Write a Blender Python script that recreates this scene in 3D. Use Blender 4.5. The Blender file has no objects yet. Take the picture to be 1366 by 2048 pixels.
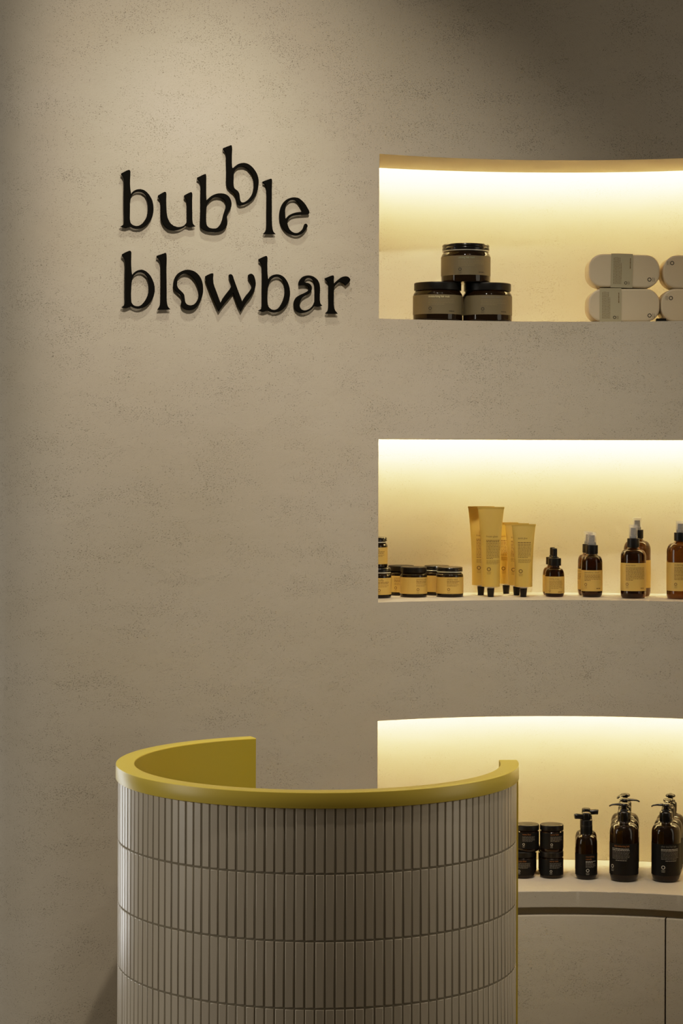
import bpy, bmesh, math, random
from mathutils import Vector, Matrix

random.seed(7)
scene = bpy.context.scene
COL = scene.collection
PI = math.pi

# ------------------------------------------------------------------ camera frame
F = 4280.0            # focal length in pixels of the 1366 x 2048 frame
EYE = 1.65
PX0, PY0, ROLL = 683.0, 905.0, 0.003


def at(px, py, d):
    """world point that a pixel shows at depth d"""
    x, y = px - PX0, py - PY0
    ix, iy = x + ROLL * y, y - ROLL * x
    return Vector((ix * d / F, d, EYE - iy * d / F))


cam_d = bpy.data.cameras.new('camera')
cam = bpy.data.objects.new('camera', cam_d)
COL.objects.link(cam)
cam.matrix_world = Matrix.Translation((0, 0, EYE)) @ Matrix.Rotation(PI / 2, 4, 'X') @ Matrix.Rotation(ROLL, 4, 'Z')
cam_d.sensor_width = 36.0
cam_d.lens = F / 2048.0 * 36.0
cam_d.shift_y = (PY0 - 1024.0) / 2048.0
cam_d.clip_start, cam_d.clip_end = 0.05, 50
scene.camera = cam
scene.view_settings.view_transform = 'Standard'
scene.view_settings.look = 'None'
# a camera-like highlight shoulder: scene values up to 5 roll off to white
scene.view_settings.use_curve_mapping = True
_cm = scene.view_settings.curve_mapping
_cm.white_level = (5.0, 5.0, 5.0)
_c = _cm.curves[3]
for _x, _y2 in ((0.25, 0.25), (0.5, 0.47), (0.8, 0.66), (1.2, 0.80), (1.8, 0.90), (3.0, 0.975)):
    _c.points.new(_x / 5.0, _y2)
for _p in _c.points:
    _p.handle_type = 'AUTO_CLAMPED'
_cm.update()
scene.view_settings.exposure = 0.0

# ------------------------------------------------------------------ materials


def mat(name):
    m = bpy.data.materials.new(name)
    m.use_nodes = True
    nt = m.node_tree
    return m, nt, nt.nodes['Principled BSDF']


def simple(name, col, rough=0.5, metal=0.0, spec=0.5, trans=0.0, ior=1.45, alpha=1.0, coat=0.0):
    m, nt, b = mat(name)
    b.inputs['Base Color'].default_value = (*col, 1)
    b.inputs['Roughness'].default_value = rough
    b.inputs['Metallic'].default_value = metal
    b.inputs['Specular IOR Level'].default_value = spec
    b.inputs['Transmission Weight'].default_value = trans
    b.inputs['IOR'].default_value = ior
    b.inputs['Alpha'].default_value = alpha
    b.inputs['Coat Weight'].default_value = coat
    return m


def nd(nt, t, **kw):
    n = nt.nodes.new(t)
    for k, v in kw.items():
        if k in n.inputs:
            n.inputs[k].default_value = v
        else:
            setattr(n, k, v)
    return n


def plaster(name, c1, c2, pit=1.0):
    m, nt, b = mat(name)
    L = nt.links.new
    geo = nd(nt, 'ShaderNodeNewGeometry')
    mp = nd(nt, 'ShaderNodeMapping')
    mp.inputs['Scale'].default_value = (0.62, 0.62, 1.25)
    L(geo.outputs['Position'], mp.inputs['Vector'])
    pits = nd(nt, 'ShaderNodeTexNoise', Scale=560.0, Detail=2.0, Roughness=0.5)
    L(mp.outputs[0], pits.inputs['Vector'])
    clus = nd(nt, 'ShaderNodeTexNoise', Scale=15.0, Detail=6.0, Roughness=0.7)
    L(mp.outputs[0], clus.inputs['Vector'])
    thr = nd(nt, 'ShaderNodeMapRange')
    thr.inputs['From Min'].default_value = 0.30
    thr.inputs['From Max'].default_value = 0.72
    thr.inputs['To Min'].default_value = 0.25
    thr.inputs['To Max'].default_value = 0.425
    L(clus.outputs[0], thr.inputs['Value'])
    sub = nd(nt, 'ShaderNodeMath', operation='SUBTRACT')
    L(thr.outputs[0], sub.inputs[0])
    L(pits.outputs[0], sub.inputs[1])
    pm = nd(nt, 'ShaderNodeMapRange')
    pm.inputs['From Min'].default_value = -0.015
    pm.inputs['From Max'].default_value = 0.05
    L(sub.outputs[0], pm.inputs['Value'])          # 0 flat .. 1 in the pit
    grain = nd(nt, 'ShaderNodeTexNoise', Scale=900.0, Detail=2.0, Roughness=0.6)
    L(geo.outputs['Position'], grain.inputs['Vector'])
    wave = nd(nt, 'ShaderNodeTexNoise', Scale=14.0, Detail=3.0)
    L(mp.outputs[0], wave.inputs['Vector'])
    h1 = nd(nt, 'ShaderNodeMath', operation='MULTIPLY_ADD')
    L(grain.outputs[0], h1.inputs[0])
    h1.inputs[1].default_value = 0.65
    L(wave.outputs[0], h1.inputs[2])
    h2 = nd(nt, 'ShaderNodeMath', operation='MULTIPLY_ADD')
    L(pm.outputs[0], h2.inputs[0])
    h2.inputs[1].default_value = -0.85 * pit
    L(h1.outputs[0], h2.inputs[2])
    bump = nd(nt, 'ShaderNodeBump', Strength=0.95, Distance=0.0013)
    L(h2.outputs[0], bump.inputs['Height'])
    L(bump.outputs[0], b.inputs['Normal'])
    blot = nd(nt, 'ShaderNodeTexNoise', Scale=3.2, Detail=6.0, Roughness=0.6)
    L(mp.outputs[0], blot.inputs['Vector'])
    mx = nd(nt, 'ShaderNodeMix', data_type='RGBA')
    rr = nd(nt, 'ShaderNodeMapRange')
    rr.inputs['From Min'].default_value = 0.32
    rr.inputs['From Max'].default_value = 0.68
    L(blot.outputs[0], rr.inputs['Value'])
    L(rr.outputs[0], mx.inputs['Factor'])
    mx.inputs['A'].default_value = (*c1, 1)
    mx.inputs['B'].default_value = (*c2, 1)
    mx2 = nd(nt, 'ShaderNodeMix', data_type='RGBA')
    pf = nd(nt, 'ShaderNodeMath', operation='MULTIPLY')
    L(pm.outputs[0], pf.inputs[0])
    pf.inputs[1].default_value = 0.38 * pit
    L(pf.outputs[0], mx2.inputs['Factor'])
    L(mx.outputs['Result'], mx2.inputs['A'])
    mx2.inputs['B'].default_value = (c1[0] * .35, c1[1] * .33, c1[2] * .3, 1)
    L(mx2.outputs['Result'], b.inputs['Base Color'])
    b.inputs['Roughness'].default_value = 0.92
    b.inputs['Specular IOR Level'].default_value = 0.15
    return m


M = {}
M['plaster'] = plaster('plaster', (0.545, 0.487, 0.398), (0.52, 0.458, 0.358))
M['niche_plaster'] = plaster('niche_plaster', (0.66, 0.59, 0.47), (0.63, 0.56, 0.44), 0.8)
M['plaster_door'] = plaster('plaster_door', (0.54, 0.475, 0.38), (0.51, 0.45, 0.34), 0.8)
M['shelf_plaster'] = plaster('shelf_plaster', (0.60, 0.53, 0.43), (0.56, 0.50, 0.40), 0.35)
M['recess'] = simple('recess', (0.33, 0.27, 0.17), 0.7)
M['black_sign'] = simple('black_sign', (0.0035, 0.003, 0.002), 0.7, spec=0.06)
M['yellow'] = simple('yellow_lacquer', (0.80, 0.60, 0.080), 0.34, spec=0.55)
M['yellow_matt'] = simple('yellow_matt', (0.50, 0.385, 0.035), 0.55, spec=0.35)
M['black_plastic'] = simple('black_plastic', (0.006, 0.0055, 0.0045), 0.38, spec=0.3)
M['black_gloss'] = simple('black_gloss', (0.006, 0.005, 0.004), 0.18, spec=0.5)
M['lid_top'] = simple('lid_matt', (0.045, 0.038, 0.025), 0.45)
M['silver'] = simple('seal_ring', (0.85, 0.82, 0.72), 0.28, metal=0.6)
M['amber'] = simple('amber_glass', (0.10, 0.036, 0.005), 0.03, trans=0.93, ior=1.42, spec=0.6)
M['amber_dark'] = simple('dark_amber_glass', (0.020, 0.008, 0.0018), 0.03, trans=0.5, ior=1.42, spec=0.6)
M['amber_jar'] = simple('amber_jar_glass', (0.013, 0.006, 0.002), 0.05, trans=0.25, ior=1.42, spec=0.5)
M['label_yellow'] = simple('label_yellow', (0.60, 0.40, 0.100), 0.55)
M['label_khaki'] = simple('label_khaki', (0.15, 0.12, 0.062), 0.55)
M['label_dark'] = simple('label_dark', (0.005, 0.0045, 0.0035), 0.55, spec=0.2)
M['ink'] = simple('ink_brown', (0.15, 0.085, 0.018), 0.6)
M['ink_soft'] = simple('ink_soft', (0.25, 0.15, 0.03), 0.6)
M['ink_khaki'] = simple('ink_khaki', (0.22, 0.17, 0.085), 0.6)
M['ink_grey'] = simple('ink_grey', (0.17, 0.155, 0.13), 0.6)
M['ink_white'] = simple('ink_white', (0.45, 0.42, 0.36), 0.6)
M['ink_orange'] = simple('ink_orange', (0.33, 0.12, 0.025), 0.6)
M['ink_cream'] = simple('ink_cream', (0.78, 0.68, 0.38), 0.6)
M['ink_green'] = simple('ink_green', (0.26, 0.30, 0.20), 0.6)
M['ink_black'] = simple('ink_black', (0.025, 0.020, 0.012), 0.6)
M['tube'] = simple('tube_yellow', (0.60, 0.405, 0.085), 0.45)
M['tube_neck'] = simple('tube_neck', (0.80, 0.76, 0.66), 0.4)
M['clear_cap'] = simple('clear_cap', (0.92, 0.90, 0.84), 0.12, alpha=0.16)
M['nozzle_grey'] = simple('nozzle_grey', (0.045, 0.042, 0.04), 0.4)
M['soap_box'] = simple('pale_box', (0.62, 0.52, 0.36), 0.5)
M['sleeve'] = simple('sleeve_card', (0.42, 0.37, 0.24), 0.75)
M['grout'] = simple('grout', (0.27, 0.23, 0.16), 0.9)


def tile_material():
    m, nt, b = mat('glazed_tile')
    L = nt.links.new
    a = nd(nt, 'ShaderNodeVertexColor')
    a.layer_name = 'tone'
    geo = nd(nt, 'ShaderNodeNewGeometry')
    n = nd(nt, 'ShaderNodeTexNoise', Scale=60.0, Detail=3.0)
    L(geo.outputs['Position'], n.inputs['Vector'])
    bump = nd(nt, 'ShaderNodeBump', Strength=0.12, Distance=0.001)
    L(n.outputs[0], bump.inputs['Height'])
    L(bump.outputs[0], b.inputs['Normal'])
    L(a.outputs['Color'], b.inputs['Base Color'])
    b.inputs['Roughness'].default_value = 0.30
    b.inputs['Specular IOR Level'].default_value = 0.5
    return m


M['tile'] = tile_material()


def emission(name, col, strength):
    m = bpy.data.materials.new(name)
    m.use_nodes = True
    nt = m.node_tree
    nt.nodes.clear()
    e = nd(nt, 'ShaderNodeEmission')
    e.inputs[0].default_value = (*col, 1)
    e.inputs[1].default_value = strength
    o = nd(nt, 'ShaderNodeOutputMaterial')
    nt.links.new(e.outputs[0], o.inputs[0])
    return m


M['led'] = emission('led_strip', (1.0, 0.79, 0.40), 172.0)


def floor_material():
    m, nt, b = mat('polished_concrete')
    geo = nd(nt, 'ShaderNodeNewGeometry')
    n = nd(nt, 'ShaderNodeTexNoise', Scale=3.0, Detail=6.0)
    nt.links.new(geo.outputs['Position'], n.inputs['Vector'])
    r = nd(nt, 'ShaderNodeValToRGB')
    r.color_ramp.elements[0].color = (0.10, 0.09, 0.075, 1)
    r.color_ramp.elements[1].color = (0.17, 0.15, 0.125, 1)
    nt.links.new(n.outputs[0], r.inputs[0])
    nt.links.new(r.outputs[0], b.inputs['Base Color'])
    b.inputs['Roughness'].default_value = 0.5
    return m


M['floor'] = floor_material()

# ------------------------------------------------------------------ mesh helpers


class MB:
    """collects faces, links them as ONE mesh object"""

    def __init__(self):
        self.v, self.f, self.mi, self.tone = [], [], [], None

    def add(self, vs, fs, mi=0):
        o = len(self.v)
        self.v += [tuple(p) for p in vs]
        for f in fs:
            self.f.append([i + o for i in f])
            self.mi.append(mi)

    def grid(self, fn, us, vs, mi=0, flip=False):
        pts = [fn(u, v) for v in vs for u in us]
        n = len(us)
        fs = []
        for j in range(len(vs) - 1):
            for i in range(n - 1):
                q = [j * n + i, j * n + i + 1, (j + 1) * n + i + 1, (j + 1) * n + i]
                fs.append(q[::-1] if flip else q)
        self.add(pts, fs, mi)

    def lathe(self, prof, seg=48, mi=0, centre=(0, 0)):
        """profile (r, z) from bottom to top; r = 0 closes it"""
        vs, rings = [], []
        for r, z in prof:
            if r < 1e-7:
                rings.append([len(vs)])
                vs.append((centre[0], centre[1], z))
            else:
                rings.append(list(range(len(vs), len(vs) + seg)))
                for k in range(seg):
                    a = 2 * PI * k / seg
                    vs.append((centre[0] + r * math.cos(a), centre[1] + r * math.sin(a), z))
        fs = []
        for a, b in zip(rings, rings[1:]):
            for k in range(seg):
                k2 = (k + 1) % seg
                if len(a) == 1 and len(b) == 1:
                    continue
                if len(a) == 1:
                    fs.append([a[0], b[k2], b[k]])
                elif len(b) == 1:
                    fs.append([a[k], a[k2], b[0]])
                else:
                    fs.append([a[k], a[k2], b[k2], b[k]])
        self.add(vs, fs, mi)

    def mesh(self, name, mats, smooth=35):
        me = bpy.data.meshes.new(name)
        me.from_pydata(self.v, [], self.f)
        for m in mats:
            me.materials.append(m)
        me.polygons.foreach_set('material_index', self.mi)
        me.update()
        if smooth:
            me.polygons.foreach_set('use_smooth', [True] * len(me.polygons))
            me.set_sharp_from_angle(angle=math.radians(smooth))
        return me

    def build(self, name, mats, parent=None, smooth=35):
        if not isinstance(mats, (list, tuple)):
            mats = [mats]
        return link(name, self.mesh(name, mats, smooth), parent)


def link(name, me, parent=None, label=None):
    o = bpy.data.objects.new(name, me)
    COL.objects.link(o)
    if parent is not None:
        o.parent = parent
    if label:
        o['label'] = label
    return o


def thing(name, label, cat, loc=(0, 0, 0), rz=0.0, group=None):
    o = bpy.data.objects.new(name, None)
    COL.objects.link(o)
    o.empty_display_size = 0.05
    o.location = loc
    o.rotation_euler = (0, 0, rz)
    tag(o, label, cat, group)
    return o


def tag(o, label, cat, group=None):
    o['label'] = label
    o['category'] = cat
    if group:
        o['group'] = group


def rounded(pts, r, n=4):
    """round the corners of an open (r, z) profile"""
    out = [pts[0]]
    for i in range(1, len(pts) - 1):
        p = Vector(pts[i]).to_2d() if False else Vector((pts[i][0], pts[i][1]))
        a = Vector((pts[i - 1][0], pts[i - 1][1]))
        c = Vector((pts[i + 1][0], pts[i + 1][1]))
        rr = r if len(pts[i]) < 3 else pts[i][2]
        d1, d2 = (a - p), (c - p)
        k = min(rr, d1.length * .49, d2.length * .49)
        if k < 1e-6:
            out.append((p.x, p.y))
            continue
        s, e = p + d1.normalized() * k, p + d2.normalized() * k
        for j in range(n + 1):
            t = j / n
            q = s * (1 - t) ** 2 + p * 2 * t * (1 - t) + e * t * t
            out.append((q.x, q.y))
    out.append((pts[-1][0], pts[-1][1]))
    return out


# ------------------------------------------------------------------ the wall
CX, CY, RW = 0.500, 3.967, 0.930        # centre and radius of the concave bay
RB = 1.190                              # radius of the niche backs
XL = 0.083                              # left edge of the niches
PHL = -math.asin((CX - XL) / RW)
PHR = math.radians(30.0)
_sl = [(0.083, .50), (0.0, .45), (-.2, .40), (-.45, .33), (-.54, .22), (-.58, .08), (-.62, -.15), (-.67, -.48), (-.71, -.9), (-.75, -1.6), (-.80, -3.0), (-1.8, -3.0)]


def slope(x):
    for (x0, s0), (x1, s1) in zip(_sl, _sl[1:]):
        if x1 <= x <= x0:
            return s0 + (s1 - s0) * (x0 - x) / (x0 - x1)
    return _sl[-1][1]


_prof = {}
_xs, _y, _x = [], CY + math.sqrt(RW ** 2 - (XL - CX) ** 2), XL
while _x > -1.7:
    _xs.append((_x, _y))
    _y -= slope(_x - .0025) * 0.005
    _x -= 0.005


def wall_y(x):
    if x >= XL:
        return CY + math.sqrt(max(0.0, RW ** 2 - (x - CX) ** 2))
    k = (XL - x) / 0.005
    i = min(int(k), len(_xs) - 2)
    t = k - i
    return _xs[i][1] * (1 - t) + _xs[i + 1][1] * t


def polar(r, ph, z):
    return Vector((CX + r * math.sin(ph), CY + r * math.cos(ph), z))


Z1F, Z1T = 1.951, 2.320
Z2F, Z2T = 1.314, 1.681
Z3F, Z3T = 0.671, 1.048
SLAB = 0.037
WTOP = 3.1

cols = [p for p in _xs[::4]][::-1]
if abs(cols[-1][0] - XL) > 1e-6:
    cols.append((XL, wall_y(XL)))
nleft = len(cols) - 1
NB = 56
for i in range(1, NB + 1):
    p = polar(RW, PHL + (PHR - PHL) * i / NB, 0)
    cols.append((p.x, p.y))
nright = len(cols) - 1
for i in range(1, 9):
    p = polar(RW, PHR + math.radians(20) * i / 8, 0)
    cols.append((p.x, p.y))
lx, ly = cols[-1]
cols.append((lx + 0.15, ly - 0.15))
cols.append((lx + 0.5, ly - 0.30))
cols.append((lx + 1.4, ly - 0.36))
rows = [0.0, Z3F - SLAB - .003, Z3T, Z2F, Z2T, Z1F, Z1T, WTOP]
zz = []
for a, b in zip(rows, rows[1:]):
    n = max(1, int((b - a) / 0.08))
    zz += [a + (b - a) * i / n for i in range(n)]
zz.append(WTOP)
w = MB()
vs = [(x, y, z) for z in zz for x, y in cols]
n = len(cols)
fs = []
for j in range(len(zz) - 1):
    zm = .5 * (zz[j] + zz[j + 1])
    for i in range(n - 1):
        hole = nleft <= i < nright and any(a < zm < b for a, b in ((Z3F - SLAB - .003, Z3T), (Z2F, Z2T), (Z1F, Z1T)))
        if not hole:
            fs.append([j * n + i, j * n + i + 1, (j + 1) * n + i + 1, (j + 1) * n + i])
w.add(vs, fs)
wall = w.build('wall_back', M['plaster'], smooth=60)
wall['kind'] = 'structure'
wall['label'] = 'curved beige textured plaster wall with three lit niches'

GAP, SLOT = 0.041, 0.06


def niche(zf, zt, label, floor=True, led=1.0):
    m = MB()
    ph = [PHL + (PHR - PHL) * i / NB for i in range(NB + 1)]
    rs = [RW + (RB - RW) * i / 4 for i in range(5)]
    zt2 = zt + SLOT
    zs = [zf + (zt2 - zf) * i / 6 for i in range(7)]
    RS = RB - GAP
    m.grid(lambda p, z: polar(RB, p, z), ph, zs)                                # back
    if floor:
        m.grid(lambda p, r: polar(r, p, zf), ph, rs, 1)                         # floor
    else:
        zs = [zf - SLAB * .98] + zs
    m.grid(lambda p, r: polar(RW + (RS - RW) * r, p, zt), ph, [0, .5, 1], flip=True)    # soffit
    m.grid(lambda p, z: polar(RS, p, z), ph, [zt, zt2], flip=True)              # slot front
    m.grid(lambda p, r: polar(RS + (RB - RS) * r, p, zt2), ph, [0, 1], flip=True)
    for p, fl in ((PHL, False), (PHR, True)):                                   # jambs
        m.grid(lambda r, z: polar(r, p, z), rs, [z for z in zs if z <= zt] + [zt], flip=fl)
        m.grid(lambda r, z: polar(RS + (RB - RS) * r, p, z), [0, 1], [zt, zt2], flip=fl)
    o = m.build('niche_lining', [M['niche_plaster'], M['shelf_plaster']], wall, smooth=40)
    o['label'] = label
    s = MB()
    p2 = ph[1:-1]
    r0, r1 = RS + 0.0008, RS + 0.010
    z0, z1 = zt + 0.026, zt + 0.040
    s.grid(lambda p, z: polar(r1, p, z), p2, [z0, z1], flip=True)
    s.grid(lambda p, r: polar(r, p, z0), p2, [r0, r1], flip=True)
    s.grid(lambda p, r: polar(r, p, z1), p2, [r0, r1], 1)
    s.build('light_strip', [M['led'], M['silver']], o)
    return o


niche(Z1F, Z1T, 'top niche glowing yellow along its ceiling')
niche(Z2F, Z2T, 'middle niche glowing along its ceiling')
niche(Z3F, Z3T, 'bottom niche above the countertop', floor=False)

fl = MB()
fl.grid(lambda x, y: Vector((x, y, 0)), [-4 + i for i in range(9)], [-1 + i for i in range(9)])
fo = fl.build('floor', M['floor'])
fo['kind'] = 'structure'


def sector(m, r0, r1, z0, z1, p0, p1, n=40, mi=0, bev=0.0):
    ph = [p0 + (p1 - p0) * i / n for i in range(n + 1)]
    prof = [(r0, z0), (r0, z1), (r1, z1), (r1, z0)]
    if bev:
        prof = []
        for (r, z, sr, sz) in ((r0, z0, 1, 1), (r0, z1, 1, -1)):
            a, b = (r + sr * bev, z), (r, z + sz * bev)
            q = [a, (r + sr * bev * .3, z + sz * bev * .3), b]
            prof += q if sz > 0 else q[::-1]
        prof += [(r1, z1), (r1, z0)]
    k = len(prof)
    vs = [polar(r, p, z) for p in ph for r, z in prof]
    fs = []
    for i in range(n):
        for j in range(k):
            j2 = (j + 1) % k
            fs.append([i * k + j, i * k + j2, (i + 1) * k + j2, (i + 1) * k + j])
    fs.append(list(range(k))[::-1])
    fs.append([n * k + j for j in range(k)])
    m.add(vs, fs, mi)


e = math.radians(0.15)
m = MB()
sector(m, 0.818, 1.188, Z3F - SLAB, Z3F, PHL + e, PHR - e, 260, bev=0.0016)
_r = random.Random(9)
_k = len(m.v) // 261
_w = 0.0
for _i in range(261):
    _w = .75 * _w + _r.uniform(-.0003, .0003)
    for _j in range(_k):
        x_, y_, z_ = m.v[_i * _k + _j]
        if math.hypot(x_ - CX, y_ - CY) < 0.83 and _j in (4, 5):
            q = 1 + (_w + _r.uniform(0, .0003)) / .818
            m.v[_i * _k + _j] = (CX + (x_ - CX) * q, CY + (y_ - CY) * q, z_ - abs(_w) * (1 if _j == 4 else .15))
o = m.build('countertop', M['shelf_plaster'], smooth=18)
# front edge takes the rougher wall plaster
o.data.materials.append(M['plaster'])
for p in o.data.polygons:
    if abs(p.normal.z) < 0.7:
        p.material_index = 1
tag(o, 'thick curved plaster countertop holding the dark bottles and jars', 'countertop')

cab = thing('cabinet', 'curved plaster-faced cabinet under the countertop with a dark recess above its doors', 'cabinet', (0, 0, 0))
m = MB()
sector(m, 0.839, 0.925, 0.0, Z3F - SLAB - 0.001, PHL + e, PHR - e, 50)
m.build('carcass', M['recess'], cab, smooth=30)
PG = math.asin((0.7225 - CX) / 0.8165)
for a, b in ((PHL + 2 * e, PG - 0.0022), (PG + 0.0022, PHR - 2 * e)):
    m = MB()
    sector(m, 0.8165, 0.838, 0.06, 0.6165, a, b, 40, bev=0.002)
    m.build('door', M['plaster_door'], cab, smooth=30)

# ------------------------------------------------------------------ sign letters


def spline(pts, n=6):
    out = []
    N = len(pts)
    P = [Vector((p[0], p[1])) for p in pts]
    C = [len(p) > 2 for p in pts]
    for i in range(N):
        p1, p2 = P[i], P[(i + 1) % N]
        p0 = P[i - 1] if not C[i] else p1 + (p1 - p2)
        p3 = P[(i + 2) % N] if not C[(i + 1) % N] else p2 + (p2 - p1)

        def tj(t, a, b):
            return t + max((b - a).length, 1e-6) ** 0.5
        t0 = 0.0
        t1 = tj(t0, p0, p1)
        t2 = tj(t1, p1, p2)
        t3 = tj(t2, p2, p3)
        for k in range(n):
            t = t1 + (t2 - t1) * k / n
            a1 = p0 * ((t1 - t) / (t1 - t0)) + p1 * ((t - t0) / (t1 - t0))
            a2 = p1 * ((t2 - t) / (t2 - t1)) + p2 * ((t - t1) / (t2 - t1))
            a3 = p2 * ((t3 - t) / (t3 - t2)) + p3 * ((t - t2) / (t3 - t2))
            b1 = a1 * ((t2 - t) / (t2 - t0)) + a2 * ((t - t0) / (t2 - t0))
            b2 = a2 * ((t3 - t) / (t3 - t1)) + a3 * ((t - t1) / (t3 - t1))
            out.append(b1 * ((t2 - t) / (t2 - t1)) + b2 * ((t - t1) / (t2 - t1)))
    return out


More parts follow.
